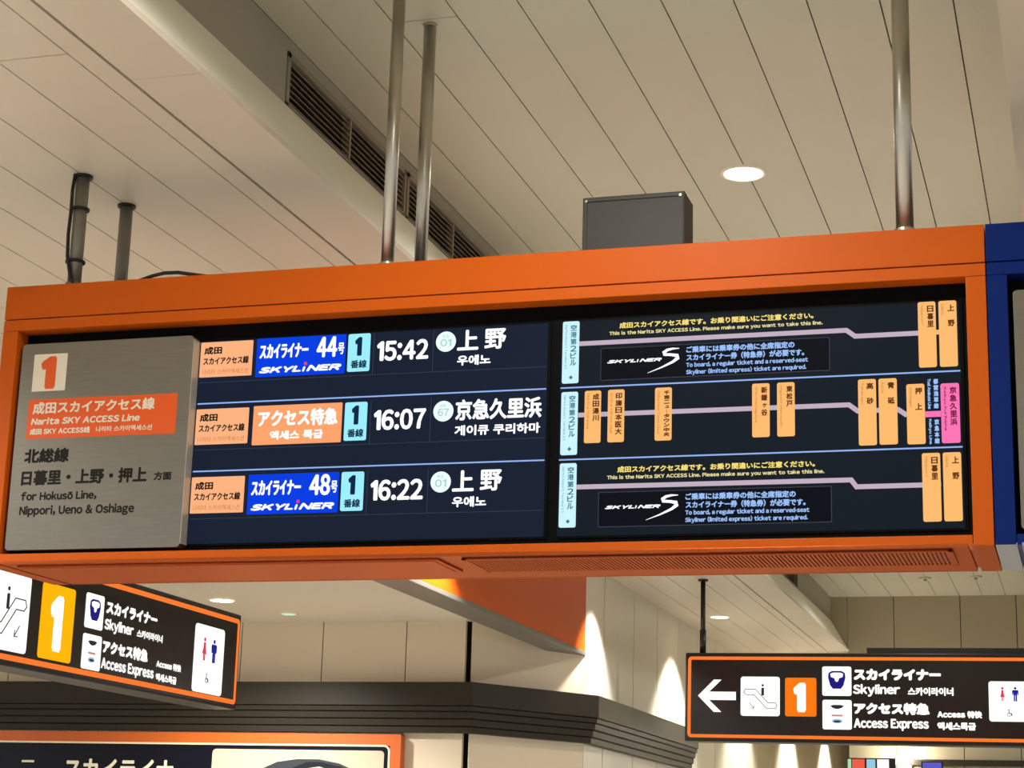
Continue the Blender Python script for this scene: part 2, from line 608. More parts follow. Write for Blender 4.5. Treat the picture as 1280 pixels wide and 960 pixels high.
c.box((-3.90, 14.65, 0), (-3.86, 34, 3.86), M_DARK)
struct('wall_side', c)
struct('wall_end', MB().box((-3.79, 34, 0), (-2.4, 34.1, 3.86), M_WALLW))
c = MB()
xs = [-2.50, -2.0, -1.30, -0.72, -0.02, 0.68, 1.38, 2.08, 2.78, 3.48, 4.18, 4.88, 5.6]
for p, q in zip(xs[:-1], xs[1:]):
    c.box((p + 0.004, 20.87, 0), (q - 0.004, 20.92, 3.9), M_WALLG)
    c.box((max(p, -2.68 if p <= -2.5 else p) + 0.004, 20.87, 3.9), (q - 0.004, 20.92, 4.5), M_WALLG)
c.box((-2.69, 20.87, 3.9), (-2.50, 20.92, 4.5), M_WALLG)
c.box((-2.50, 20.93, 0), (5.6, 20.97, 4.5), M_DARK)
c.box((-2.50, 20.92, 0), (-2.46, 34, 3.86), M_WALLG)
c.box((-2.46, 20.80, 2.66), (5.6, 20.87, 2.72), M_CORN)
struct('wall_far', c)

# dark stepped cornice round the corner of the wall
path = [Vector((-14.4, 13.4)), Vector((-4.33, 13.4)), Vector((-3.66, 14.53)), Vector((-3.66, 18.5))]


def offset_path(pts, d):
    out = []
    for i, p in enumerate(pts):
        d1 = (pts[i] - pts[i - 1]).normalized() if i else None
        d2 = (pts[i + 1] - pts[i]).normalized() if i < len(pts) - 1 else None
        n1 = Vector((d1.y, -d1.x)) if d1 else None
        n2 = Vector((d2.y, -d2.x)) if d2 else None
        nn = ((n1 or n2) + (n2 or n1)).normalized()
        out.append(p + nn * d / max(0.4, nn.dot(n1 or n2)))
    return out


prof = [(-0.145, 2.837), (0, 2.837), (0, 2.669), (-0.016, 2.665), (-0.011, 2.660), (-0.014, 2.630), (-0.032, 2.626), (-0.027, 2.620), (-0.031, 2.578), (-0.049, 2.574),
        (-0.044, 2.568), (-0.049, 2.524), (-0.067, 2.520), (-0.062, 2.514), (-0.064, 2.472), (-0.145, 2.472)]
c = MB()
vs = []
for d, z in prof:
    vs += [(p.x, p.y, z) for p in offset_path(path, d)]
np_ = len(path)
fs = []
for i in range(len(prof)):
    j = (i + 1) % len(prof)
    for k in range(np_ - 1):
        fs.append((i * np_ + k, i * np_ + k + 1, j * np_ + k + 1, j * np_ + k))
fs.append(tuple(i * np_ for i in range(len(prof))))
fs.append(tuple(i * np_ + np_ - 1 for i in reversed(range(len(prof)))))
c.add(vs, fs, M_CORN)
struct('trim_6', c)


# ------------------------------------------------------------------ the departure boards
BX0, BX1, BZ0, BZ1, BY0, BY1 = -3.497, -0.2430, 2.490, 3.4470, 5.500, 5.975


def board_shell(root, x0, x1, paint, under):
    o = root.location
    B = lambda mb, n, bev=0.0015: mb.build(n, root, bev, off=o)
    B(MB().box((x0, BY0, 3.3315), (x1, BY1, BZ1), paint), 'header')
    f = MB()
    f.box((x0, BY0, 3.290), (x1, BY0 + 0.085, 3.3275), paint)
    f.box((x0, BY0, BZ0 + 0.004), (x0 + 0.0575, BY0 + 0.085, 3.289), paint)
    f.box((x1 - 0.0575, BY0, BZ0 + 0.004), (x1, BY0 + 0.085, 3.289), paint)
    f.box((x0 + 0.0590, BY0 + 0.002, BZ0 + 0.004), (x1 - 0.0590, BY0 + 0.085, 2.5245), paint)
    B(f, 'front_frame')
    B(MB().box((x0 + 0.01, BY0 + 0.03, BZ1 + 0.0001), (x1 - 0.01, BY1 - 0.01, BZ1 + 0.0004), M_BOX), 'unseen_top_sheet', 0)  # added unseen grey sheet, keeps orange out of the pole reflections
    h = MB()
    h.box((x0 + 0.003, BY0 + 0.086, BZ0 + 0.012), (x1 - 0.003, BY1 - 0.002, 3.3275), paint)
    B(h, 'housing')
    B(MB().box((x0 + 0.058, BY0 + 0.066, 2.525), (x1 - 0.058, BY0 + 0.0855, 3.2895), M_BLACK), 'recess_back')
    u = MB()
    u.box((x0, BY0 + 0.001, BZ0), (x0 + 0.060, BY1, BZ0 + 0.010), under)
    u.box((x1 - 0.0600, BY0 + 0.001, BZ0), (x1, BY1, BZ0 + 0.010), under)
    u.box((x0 + 0.0725, BY0 + 0.001, BZ0), (x1 - 0.0725, BY1 - 0.020, BZ0 + 0.010), under)
    u.box((x0 + 0.0725, BY1 - 0.012, BZ0), (x1 - 0.0725, BY1, BZ0 + 0.010), under)
    B(u, 'underside', 0.001)
    a = MB()
    a.box((x0 + 0.112, BY0 + 0.036, BZ0 - 0.006), (x0 + 1.583, BY0 + 0.288, BZ0 - 0.0005), under)
    a.box((x0 + 0.130, BY0 + 0.050, BZ0 - 0.0075), (x0 + 1.565, BY0 + 0.274, BZ0 - 0.006), under)
    B(a, 'access_panel', 0.001)
    g = MB()
    gx0, gx1, gy0, gy1 = x0 + 1.659, x1 - 0.118, BY0 + 0.036, BY0 + 0.300
    g.box((gx0, gy0, BZ0 - 0.002), (gx1, gy1, BZ0 - 0.0005), M_CABLE)
    for p, q in (((gx0, gy0), (gx1, gy0 + 0.014)), ((gx0, gy1 - 0.014), (gx1, gy1)), ((gx0, gy0), (gx0 + 0.014, gy1)), ((gx1 - 0.014, gy0), (gx1, gy1))):
        g.box((p[0], p[1], BZ0 - 0.007), (q[0], q[1], BZ0 - 0.002), under)
    k = gx0 + 0.018
    while k < gx1 - 0.02:
        g.box((k, gy0 + 0.012, BZ0 - 0.0065), (k + 0.0085, gy1 - 0.012, BZ0 - 0.002), under)
        k += 0.0125
    B(g, 'grille')


def text_panel(root, x0):
    """grey raised plate at the left end of a board, returns the plate"""
    p = MB()
    p.rrect(x0, 2.5385, x0 + 0.638, 3.2445, 0.014, 5.516, 5.566, M_BRUSH, 5)
    o = p.build('text_panel', root, 0.0012, off=root.location)
    e = MB()
    e.box((x0 + 0.638, 5.5165, 2.550), (x0 + 0.6405, 5.566, 3.232), M_BRUSHE)
    e.build('panel_edge', o, 0, off=root.location)
    return o


board = thing('departure_board', 'long orange hanging departure board with grey line panel', 'departure board', (-1.87, 5.74, BZ0), group=None)
board_shell(board, BX0, BX1, M_ORANGE, M_ORANGEU)
tp = text_panel(board, -3.4255)
off = board.location
Y = 5.5152
mb = MB().rrect(-3.3765, 3.0772, -3.2510, 3.2062, 0.003, Y, 5.517, M_PWHITE)
o = mb.build('number_plate', tp, off=off)
tag(o, 'cream square plate with orange numeral 1')
mb = MB()
write(mb, '1', (-3.3477, 3.0836, -3.2900, 3.1984), Y - 0.0006, M_PORANGE, 0.0065)
mb.build('numeral', tp, off=off)
mb = MB().rrect(-3.3826, 2.9137, -2.8314, 3.0496, 0.002, Y, 5.517, M_PORANGE)
o = mb.build('line_name_band', tp, off=off)
tag(o, 'orange band with white line name')
for s, bx, bo, sh in (('成田スカイアクセス線', (-3.3649, 2.9975, -2.9123, 3.0395), 0.0016, 0.0), ('Narita SKY ACCESS Line', (-3.3670, 2.9610, -2.9628, 2.9855), 0.0014, 0.12),
                      ('成田 SKY ACCESS线', (-3.3688, 2.9270, -3.1438, 2.9490), 0.0011, 0.0), ('나리타 스카이액세스선', (-3.1217, 2.9290, -2.9158, 2.9480), 0.0006, 0.0)):
    mb = MB()
    write(mb, s, bx, Y - 0.0006, M_PWHITE, bo, sh)
    mb.build('band_lettering', tp, off=off)
for s, bx, bo in (('北総線', (-3.3816, 2.8302, -3.2137, 2.8806), 0.0024), ('日暮里・上野・押上', (-3.3854, 2.7545, -2.9216, 2.8066), 0.0024), ('方面', (-2.8971, 2.7594, -2.8329, 2.7877), 0.0014),
                  ('for Hokusō Line,', (-3.3807, 2.7010, -3.0997, 2.7340), 0.0016), ('Nippori, Ueno & Oshiage', (-3.3815, 2.6469, -2.9586, 2.6870), 0.0016)):
    mb = MB()
    write(mb, s, bx, Y + 0.0004, M_INKP, bo)
    mb.build('direction_lettering', tp, off=off)

BL = 3.254
board2 = thing('departure_board', 'dark blue hanging board butted against the end of the orange one', 'departure board', (BX1 + BL / 2, 5.74, BZ0))
board_shell(board2, BX1 + 0.003, BX1 + BL, M_BLUE, M_GREYU)
text_panel(board2, BX1 + 0.0745)

# ------------------------------------------------------------------ the two lit screens
YS, YB, YT = 5.5600, 5.5588, 5.5580     # glass, badges, lettering


def screen(label, x0, x1, m):
    r = thing('display_screen', label, 'screen', ((x0 + x1) / 2, 5.563, 2.556))
    p = MB().box((x0 + 0.0045, YS + 0.0008, 2.548), (x1 + 0.010, 5.5655, 3.240), M_BLACK)
    p.build('bezel', r, off=r.location)
    MB().box((x0, YS, 2.5545), (x1, YS + 0.0007, 3.2335), m).build('display_panel', r, off=r.location)
    return r


def plate(r, name, bx, m, rad=0.004, label=None):
    o = MB().rrect(*bx, rad, YB, YS - 0.0001, m, 4).build(name, r, off=r.location)
    if label:
        o['label'] = label
    return o


def letters(parent, r, items, name='lettering'):
    for it in items:
        s, bx, mm, bo = it[:4]
        mb = MB()
        write(mb, s, bx, YT, mm, bo, it[4] if len(it) > 4 else 0.0)
        mb.build(name, parent, off=r.location)


s1 = screen('lit screen listing three departures, beside the grey line panel', -2.7880, -1.5845, G_SCR1)
rows = [('15:42', 'KS', '01', '上野', '우에노', '44'), ('16:07', 'KK', '67', '京急久里浜', '게이큐 쿠리하마', None), ('16:22', 'KS', '01', '上野', '우에노', '48')]
for i, (tm, d1, d2, dest, kor, num) in enumerate(rows):
    z = 3.2296 - 0.2278 * i
    R = lambda x0, z0, x1, z1: (x0, z + z0, x1, z + z1)
    b = plate(s1, 'line_badge', R(-2.7805, -0.1195, -2.5925, 0), G_PEACH, 0.003, 'peach line badge')
    letters(b, s1, [('成田', R(-2.7670, -0.0425, -2.7030, -0.0160), M_INK, 0.0013), ('スカイアクセス線', R(-2.7685, -0.0785, -2.6045, -0.0520), M_INK, 0.0010),
                    ('나리타 스카이액세스선', R(-2.7700, -0.1110, -2.6040, -0.0930), G_BROWN, 0.0003)])
    if num:
        b = plate(s1, 'train_badge', R(-2.5785, -0.1275, -2.2650, 0.0030), G_BLUE, 0.003, 'bright blue train badge')
        letters(b, s1, [('スカイライナー', R(-2.5670, -0.0670, -2.3940, -0.0170), G_WHITE, 0.0022), (num, R(-2.3655, -0.0715, -2.2935, -0.0020), G_WHITE, 0.0030),
                        ('号', R(-2.2910, -0.0640, -2.2690, -0.0245), G_WHITE, 0.0012), ('SKYL', R(-2.5665, -0.1160, -2.4175, -0.0945), G_WHITE, 0.0022, 0.25),
                        ('ı', R(-2.4135, -0.1160, -2.4015, -0.0985), G_WHITE, 0.0022, 0.25), ('NER', R(-2.3985, -0.1160, -2.2765, -0.0945), G_WHITE, 0.0022, 0.25)])
        MB().disc(-2.4020, z - 0.0890, 0.0055, 0.0055, YT, YS, G_RED).build('accent_dot', b, off=s1.location)
    else:
        b = plate(s1, 'train_badge', R(-2.5760, -0.1275, -2.2660, 0.0030), G_SALMON, 0.003, 'salmon orange train badge')
        letters(b, s1, [('アクセス特急', R(-2.5590, -0.0690, -2.2800, -0.0120), G_WHITE, 0.0024), ('액세스 특급', R(-2.5140, -0.1130, -2.3280, -0.0820), G_WHITE, 0.0016)])
    b = plate(s1, 'platform_badge', R(-2.2565, -0.1240, -2.1800, 0.0020), G_CYAN, 0.006, 'pale cyan platform badge')
    letters(b, s1, [('1', R(-2.2325, -0.0725, -2.2080, -0.0090), G_NAVY, 0.0026), ('番線', R(-2.2445, -0.1135, -2.1890, -0.0860), G_NAVY, 0.0010)])
    mb = MB()
    write(mb, tm, R(-2.1560, -0.0945, -1.9800, -0.0265), YT, G_WHITE, 0.0030)
    mb.build('departure_time', s1, off=s1.location)
    dsc = MB().disc(-1.9225, z - 0.0395, 0.0335, 0.0335, YB, YS - 0.0001, G_DISC).build('station_disc', s1, off=s1.location)
    letters(dsc, s1, [(d1, R(-1.9330, -0.0275, -1.9130, -0.0165), G_DTEXT, 0.0004), (d2, R(-1.9410, -0.0560, -1.9030, -0.0310), G_DTEXT, 0.0010)])
    w = -1.5990 if len(dest) > 2 else -1.7215
    if len(dest) == 2:
        letters(s1, s1, [('上', R(-1.8840, -0.0720, -1.8130, -0.0045), G_WHITE, 0.0026), ('野', R(-1.7930, -0.0720, -1.7215, -0.0045), G_WHITE, 0.0022)], 'destination_name')
    else:
        letters(s1, s1, [(dest, R(-1.8820, -0.0725, w, -0.0045), G_WHITE, 0.0024)], 'destination_name')
    letters(s1, s1, [(kor, R(-1.8825, -0.1215, -1.6025 if len(dest) > 2 else -1.7705, -0.0875), G_WHITE, 0.0015)], 'destination_reading')
    cell = MB()
    cell.box((-2.7770, YB, z - 0.1385), (-1.5880, YS - 0.0001, z - 0.1362), G_LINE)
    for x in (-2.1690, -1.9660):
        cell.box((x, YB, z - 0.1362), (x + 0.0022, YS - 0.0001, z + 0.0035), G_LINE)
    cell.build('cell_rule', s1, off=s1.location)
for zz in (3.0205, 2.7935):
    MB().box((-2.7790, YB, zz - 0.0022), (-1.5865, YS - 0.0001, zz + 0.0022), G_SEP).build('row_rule', s1, off=s1.location)

s2 = screen('lit screen showing route diagrams with orange station badges', -1.5415, -0.3255, G_SCR2)
for zz in (3.0205, 2.7925):
    MB().box((-1.5400, YB, zz - 0.0022), (-0.3260, YS - 0.0001, zz + 0.0022), G_SEP).build('row_rule', s2, off=s2.location)
RY = YB - 0.0002


def route(pts, m=G_ROUTE):
    return MB().stroke(pts, 0.0145, YB + 0.0003, YS - 0.0001, m).build('route_line', s2, off=s2.location)


route([(-1.485, 3.1608), (-0.6555, 3.1608), (-0.6300, 3.1410), (-0.3900, 3.1410)])
route([(-1.482, 2.9322), (-0.6510, 2.9310), (-0.6260, 2.9110), (-0.5200, 2.9110), (-0.5080, 2.9110), (-0.4820, 2.8920)])
route([(-1.483, 2.7060), (-0.6480, 2.7040), (-0.6330, 2.6830), (-0.3900, 2.6830)])
for z in (3.2345, 3.0070, 2.7810):
    b = plate(s2, 'station_badge', (-1.5365, z - 0.2000, -1.4830, z), G_CYAN2, 0.006, 'pale cyan station badge')
    mb = MB()
    write_down(mb, '空港第2ビル', (-1.5110, z - 0.1450, -1.4910, z - 0.0100), YT, G_CTEXT, 0.0007)
    write(mb, 'Narita Airport Terminal 2·3', (-1.5300, z - 0.1530, -1.5210, z - 0.0110), YT, G_CTEXT, 0.0, turn=True)
    mb.prism([(-1.5140, z - 0.1815), (-1.5075, z - 0.1880), (-1.5010, z - 0.1815), (-1.5075, z - 0.1745)], YT, YB, G_CTEXT)
    mb.build('lettering', b, off=s2.location)
for k, dz in ((0, 0.0), (1, -0.4560)):
    letters(s2, s2, [('成田スカイアクセス線です。お乗り間違いにご注意ください。', (-1.3545, 3.2025 + dz, -0.7530, 3.2225 + dz), G_YELLOW, 0.0009),
                     ('This is the Narita SKY ACCESS Line. Please make sure you want to take this line.', (-1.3865, 3.1795 + dz, -0.7260, 3.1950 + dz), G_CREAM, 0.0006)], 'notice_title')
    z0, z1 = ((3.0385, 3.1425), (2.5795, 2.6880))[k]
    zt = (0.0, -0.4575)[k]
    p = MB().rrect(-1.4130, z0, -0.7055, z1, 0.004, YB, YS - 0.0001, G_FRAME).build('notice_panel', s2, off=s2.location)
    MB().rrect(-1.4108, z0 + 0.0022, -0.7077, z1 - 0.0022, 0.003, YB - 0.0003, YB, G_DEEP).build('notice_field', p, off=s2.location)
    letters(p, s2, [('ご乗車には乗車券の他に全席指定の', (-1.1430, 3.1140 + zt, -0.8110, 3.1350 + zt), G_SKY, 0.0009), ('スカイライナー券（特急券）が必要です。', (-1.1420, 3.0885 + zt, -0.7820, 3.1100 + zt), G_SKY, 0.0009),
                    ('To board, a regular ticket and a reserved-seat', (-1.1430, 3.0650 + zt, -0.7710, 3.0835 + zt), G_SKY, 0.0007),
                    ('Skyliner (limited express) ticket are required.', (-1.1430, 3.0430 + zt, -0.7760, 3.0620 + zt), G_SKY, 0.0007)])
    lg = MB()
    write(lg, 'SKYL', (-1.3924, 3.0920 + zt, -1.3000, 3.1030 + zt), YT, G_WHITE, 0.0011, 0.3)
    write(lg, 'ı', (-1.2985, 3.0920 + zt, -1.2915, 3.1020 + zt), YT, G_WHITE, 0.0011, 0.3)
    write(lg, 'NER', (-1.2895, 3.0920 + zt, -1.2190, 3.1030 + zt), YT, G_WHITE, 0.0011, 0.3)
    sw = [(-1.1650, 3.1300), (-1.1850, 3.1300), (-1.2020, 3.1265), (-1.2125, 3.1195), (-1.2105, 3.1125), (-1.1900, 3.1110), (-1.1720, 3.1075), (-1.1700, 3.0990), (-1.1850, 3.0880), (-1.2200, 3.0720), (-1.2640, 3.0560)]
    wdt = [0.002, 0.006, 0.0085, 0.0095, 0.0085, 0.0085, 0.0105, 0.0105, 0.008, 0.0045, 0.001]
    lg.stroke([(x, zz + zt) for x, zz in sw], wdt, YT, YB - 0.0002, G_WHITE)
    lg.build('logo', p, off=s2.location)
ST = [((-0.4443, 3.0350, -0.3925, 3.2360), '日暮里', 'Nippori', (-0.4174, 3.1560, -0.3985, 3.2250)), ((-0.3840, 3.0345, -0.3320, 3.2360), '上 野', 'Ueno', (-0.3580, 3.1550, -0.3380, 3.2250)),
      ((-1.4616, 2.8424, -1.4094, 3.0079), '成田湯川', 'Narita-Yukawa', (-1.4360, 2.9098, -1.4149, 2.9990)), ((-1.3875, 2.8424, -1.3355, 3.0082), '印旛日本医大', 'Imba Nihon-idai', (-1.3635, 2.8646, -1.3423, 2.9990)),
      ((-1.2395, 2.8424, -1.1870, 3.0082), '千葉ニュータウン中央', 'Chiba New Town Chuo', (-1.2115, 2.8540, -1.1935, 2.9990)), ((-0.9404, 2.8421, -0.8875, 3.0078), '新鎌ヶ谷', 'Shin-Kamagaya', (-0.9131, 2.9061, -0.8940, 2.9985)),
      ((-0.8650, 2.8417, -0.8121, 3.0078), '東松戸', 'Higashi-Matsudo', (-0.8370, 2.9308, -0.8180, 2.9985)), ((-0.6238, 2.8060, -0.5711, 3.0068), '高 砂', 'Takasago', (-0.5993, 2.9290, -0.5785, 2.9970)),
      ((-0.5636, 2.8066, -0.5102, 3.0066), '青 砥', 'Aoto', (-0.5378, 2.9270, -0.5170, 2.9965)), ((-0.4830, 2.8047, -0.4305, 2.9861), '押 上', 'Oshiage', (-0.4581, 2.9056, -0.4375, 2.9765)),
      ((-0.4428, 2.5745, -0.3906, 2.7770), '日暮里', 'Nippori', (-0.4165, 2.6960, -0.3975, 2.7665)), ((-0.3832, 2.5745, -0.3311, 2.7771), '上 野', 'Ueno', (-0.3570, 2.6955, -0.3370, 2.7660))]
for bx, jp, en, tb in ST:
    b = plate(s2, 'station_badge', bx, G_STAT, 0.006, 'light orange station badge')
    mb = MB()
    write_down(mb, jp, tb, YT, G_STEXT, 0.0009)
    ln = min(0.0085 * len(en), bx[3] - bx[1] - 0.03)
    write(mb, en, (bx[0] + 0.0075, bx[3] - 0.010 - ln, bx[0] + 0.0165, bx[3] - 0.010), YT, G_SSMALL, 0.0003, turn=True)
    mb.build('lettering', b, off=s2.location)
for x in (-0.3925,):
    MB().box((x - 0.001, YB, 3.134), (x + 0.0095, YS - 0.0001, 3.148), G_STAT).build('badge_link', s2, off=s2.location)
b = plate(s2, 'station_badge', (-0.3844, 2.8048, -0.3310, 2.9840), G_PINK, 0.006, 'bright pink station badge')
mb = MB()
write_down(mb, '京急久里浜', (-0.3590, 2.8559, -0.3383, 2.9745), YT, G_PTEXT, 0.0009)
write(mb, 'Keikyu Kurihama', (-0.3770, 2.8420, -0.3675, 2.9730), YT, G_PTEXT, 0.0003, turn=True)
mb.build('lettering', b, off=s2.location)
MB().box((-0.4300, YB, 2.8845), (-0.3850, YS - 0.0001, 2.9020), G_PINK).build('badge_link', s2, off=s2.location)
for jp, en, z0, z1 in (('都営浅草線', 'Toei Asakusa Line', 2.9080, 3.0000), ('京急本線', 'Keikyu Line', 2.8030, 2.8785)):
    mb = MB()
    write_down(mb, jp, (-0.4045, z0, -0.3905, z1), YT, G_SKY, 0.0009)
    mb.build('line_name', s2, off=s2.location)
    mb = MB()
    write(mb, en, (-0.4215, z0, -0.4115, z1), YT, G_SKY, 0.0006, turn=True)
    mb.build('line_name', s2, off=s2.location)


# ------------------------------------------------------------------ poles, cable, control box
def pole(label, x, y, z1, r, m, flange, z0=3.4475):
    t = thing('suspension_pole', label, 'pole', (x, y, z0), group='poles holding up the orange board')
    MB().cyl((x, y, z0), (x, y, z1), r, m, 24).build('tube', t, smooth=True, off=t.location)
    MB().cyl((x, y, z1 - 0.009), (x, y, z1 - 0.0003), r * flange, M_CABLE if flange > 1.25 else m, 24, r1=r * flange).build('flange', t, off=t.location)
    MB().cyl((x, y, z0), (x, y, z0 + 0.02), r * 1.25, m, 24).build('foot', t, off=t.location)


pole('grey pole with a black cable strapped to it, on the orange board', -3.283, 5.57, 3.8595, 0.0235, M_GREYPOLE, 1.45)
pole('plain grey pole just behind the pole with the cable', -3.280, 5.885, 3.8595, 0.0235, M_GREYPOLE, 1.4)
pole('shiny steel pole before the air vent, nearer one of a pair', -2.138, 5.57, 4.4495, 0.0215, M_STEEL, 1.2)
pole('shiny steel pole with its upper end at the ceiling, behind its twin', -2.138, 5.885, 4.4495, 0.0225, M_STEEL, 1.2)
pole('thick steel pole standing alone near the blue board', -0.477, 5.57, 4.4495, 0.0268, M_STEEL, 1.2)

cb = thing('power_cable', 'black cable strapped along a grey pole and laid over the board', 'cable', (-3.31, 5.535, 3.45))
pts = [(-3.300, 5.545, 3.859), (-3.303, 5.541, 3.80), (-3.301, 5.540, 3.72), (-3.304, 5.540, 3.64), (-3.300, 5.540, 3.56), (-3.286, 5.538, 3.505), (-3.278, 5.536, 3.475), (-3.262, 5.532, 3.456), (-3.20, 5.58, 3.4538), (-3.02, 5.54, 3.4538), (-2.96, 5.518, 3.4600), (-2.91, 5.510, 3.4650), (-2.86, 5.510, 3.4640), (-2.80, 5.525, 3.4560), (-2.74, 5.56, 3.4538), (-2.60, 5.62, 3.4538)]
MB().tube(pts, 0.0062, M_CABLE).build('cord', cb, smooth=True, off=cb.location)
for z in (3.735, 3.545):
    MB().cyl((-3.284, 5.568, z - 0.004), (-3.284, 5.568, z + 0.004), 0.034, M_CABLE, 20).build('cable_tie', cb, off=cb.location)

bx = thing('control_box', 'plain grey metal box standing on top of the orange board', 'box', (-1.33, 5.69, 3.4475))
MB().box((-1.497, 5.622, 3.4475), (-1.1635, 5.755, 3.664), M_BOX).build('case', bx, 0.003, off=bx.location)
MB().rring(-1.492, 3.455, -1.1685, 3.658, 0.004, 0.010, 5.618, 5.6225, M_BOX).build('cover_rim', bx, 0.0, off=bx.location)
mb = MB()
for x in (-1.484, -1.177):
    for z in (3.463, 3.650):
        mb.disc(x, z, 0.004, 0.004, 5.6165, 5.6185, M_STEEL, 12)
mb.build('screw', bx, off=bx.location)


# ------------------------------------------------------------------ air vents in the riser
def vent(label, y0, y1):
    t = thing('air_vent', label, 'vent', (-2.69, (y0 + y1) / 2, 4.2), group='louvred air vents in the ceiling riser')
    X, z0, z1 = -2.675, 4.199, 4.399
    f = MB()
    f.box((X - 0.03, y0, z1 - 0.022), (X + 0.006, y1, z1), M_VENTF)
    f.box((X - 0.03, y0, z0), (X + 0.006, y1, z0 + 0.008), M_VENTF)
    f.box((X - 0.03, y0, z0), (X + 0.006, y0 + 0.026, z1), M_VENTF)
    f.box((X - 0.03, y1 - 0.014, z0), (X + 0.006, y1, z1), M_VENTF)
    f.build('frame', t, 0.001, off=t.location)
    f = MB()
    n = 7
    for k in range(n):
        z = z0 + 0.014 + (z1 - z0 - 0.036) * (k + 0.5) / n
        f.add([(X - 0.028, y0 + 0.02, z + 0.010), (X - 0.028, y1 - 0.01, z + 0.010), (X + 0.002, y1 - 0.01, z - 0.010), (X + 0.002, y0 + 0.02, z - 0.010),
               (X - 0.028, y0 + 0.02, z + 0.012), (X - 0.028, y1 - 0.01, z + 0.012), (X + 0.002, y1 - 0.01, z - 0.007), (X + 0.002, y0 + 0.02, z - 0.007)],
              [(0, 1, 2, 3), (7, 6, 5, 4), (0, 4, 5, 1), (3, 2, 6, 7), (0, 3, 7, 4), (1, 5, 6, 2)], M_VENT)
    f.build('louvres', t, off=t.location)
    yc = (y0 + y1) / 2
    MB().box((X - 0.029, yc - 0.006, z0 + 0.004), (X + 0.003, yc + 0.006, z1 - 0.01), M_VENT).build('mullion', t, off=t.location)


vent('brown louvred air vent in the riser, the nearest one', *VENTS[0])
vent('brown louvred air vent seen behind the pair of steel poles', *VENTS[1])
vent('distant air vent in the shaded riser, seen below the orange board', *VENTS[2])


# ------------------------------------------------------------------ downlights
def downlight(label, x, y, z, r, watts, lens=G_LAMP, group='round recessed downlights', angle=150, blend=0.7):
    t = thing('downlight', label, 'ceiling lamp', (x, y, z - 0.01), group=group)
    n = 32
    ring = MB()
    vs, fs = [], []
    for rr, zz in ((r * 1.16, -0.0002), (r * 1.14, -0.006), (r, -0.007), (r * 0.94, -0.001)):
        vs += [(x + rr * math.cos(2 * math.pi * k / n), y + rr * math.sin(2 * math.pi * k / n), z + zz) for k in range(n)]
    for j in range(3):
        for k in range(n):
            fs.append((j * n + k, j * n + (k + 1) % n, (j + 1) * n + (k + 1) % n, (j + 1) * n + k))
    ring.add(vs, fs, M_LEDGE)
    ring.build('trim_ring', t, smooth=True, off=t.location)
    MB().cyl((x, y, z - 0.0055), (x, y, z - 0.001), r * 0.95, lens, 32).build('lens', t, off=t.location)
    if watts:
        spot('bulb', (0, 0, -0.04), watts, angle, blend, r * 0.8, parent=t)


downlight('bright round downlight in the raised ceiling above the board', -1.32, 7.60, 4.45, 0.085, CHANNEL_W, angle=158, blend=0.6)
downlight('small far downlight above the arrow sign, seen below the board', -3.33, 17.83, 3.86, 0.085, WASH_W, angle=104, blend=0.4)
downlight('downlight in the low ceiling behind the tilted sign', -5.83, 12.25, 3.30, 0.085, 390)
downlight('small pale green ceiling light near the panelled wall', -5.65, 13.02, 3.30, 0.05, 0, lens=G_LAMPG, group=None)
spot('wash_lamp', (-3.45, 14.76, 3.82), WASH_W * 0.8, 92, 0.45, 0.05)
for y in (10.85, 21.5, 25.1, 28.7):
    spot('wash_lamp', (-3.33, y, 3.82), WASH_W, 104, 0.4, 0.05)

for k, (lab, x, y) in enumerate((('little dark sprinkler on the far ceiling, farther from the board end', -1.55, 19.5), ('little dark sprinkler on the far ceiling, nearer the board end', -1.05, 19.45))):
    t = thing('sprinkler', lab, 'sprinkler', (x, y, 4.42), group='ceiling sprinklers')
    MB().cyl((x, y, 4.435), (x, y, 4.4497), 0.06, M_CEIL, 20).build('plate', t, off=t.location)
    MB().cyl((x, y, 4.415), (x, y, 4.435), 0.016, M_RISER, 12).build('nozzle', t, off=t.location)


# ------------------------------------------------------------------ hanging direction signs
def arc(cx, cz, r, a0, a1, n=8):
    return [(cx + r * math.cos(math.radians(a0 + (a1 - a0) * k / n)), cz + r * math.sin(math.radians(a0 + (a1 - a0) * k / n))) for k in range(n + 1)]


def escalator_icon(mb, x0, z0, x1, z1, y, flip):
    w, h = x1 - x0, z1 - z0
    P = lambda u, v: (x0 + (1 - u if flip else u) * w, z0 + v * h)
    top = [(0.30, 0.34), (0.12, 0.34), (0.07, 0.28), (0.10, 0.20), (0.34, 0.20), (0.66, 0.54), (0.86, 0.54), (0.92, 0.60), (0.88, 0.68), (0.62, 0.68), (0.30, 0.34)]
    mb.stroke([P(u, v) for u, v in top], w * 0.016, y, y + 0.002, G_SGREY)
    mb.rrect(*sorted((P(0.40, 0)[0], P(0.47, 0)[0]))[:1], P(0, 0.52)[1], max(P(0.40, 0)[0], P(0.47, 0)[0]), P(0, 0.72)[1], w * 0.02, y, y + 0.002, G_SGREY)
    c_ = P(0.435, 0.78)
    mb.disc(c_[0], c_[1], w * 0.03, w * 0.03, y, y + 0.002, G_SGREY, 14)
    mb.stroke([P(0.78, 0.34), P(0.66, 0.20)], w * 0.014, y, y + 0.002, G_SGREY)
    mb.stroke([P(0.665, 0.28), P(0.66, 0.195), P(0.75, 0.20)], w * 0.014, y, y + 0.002, G_SGREY)


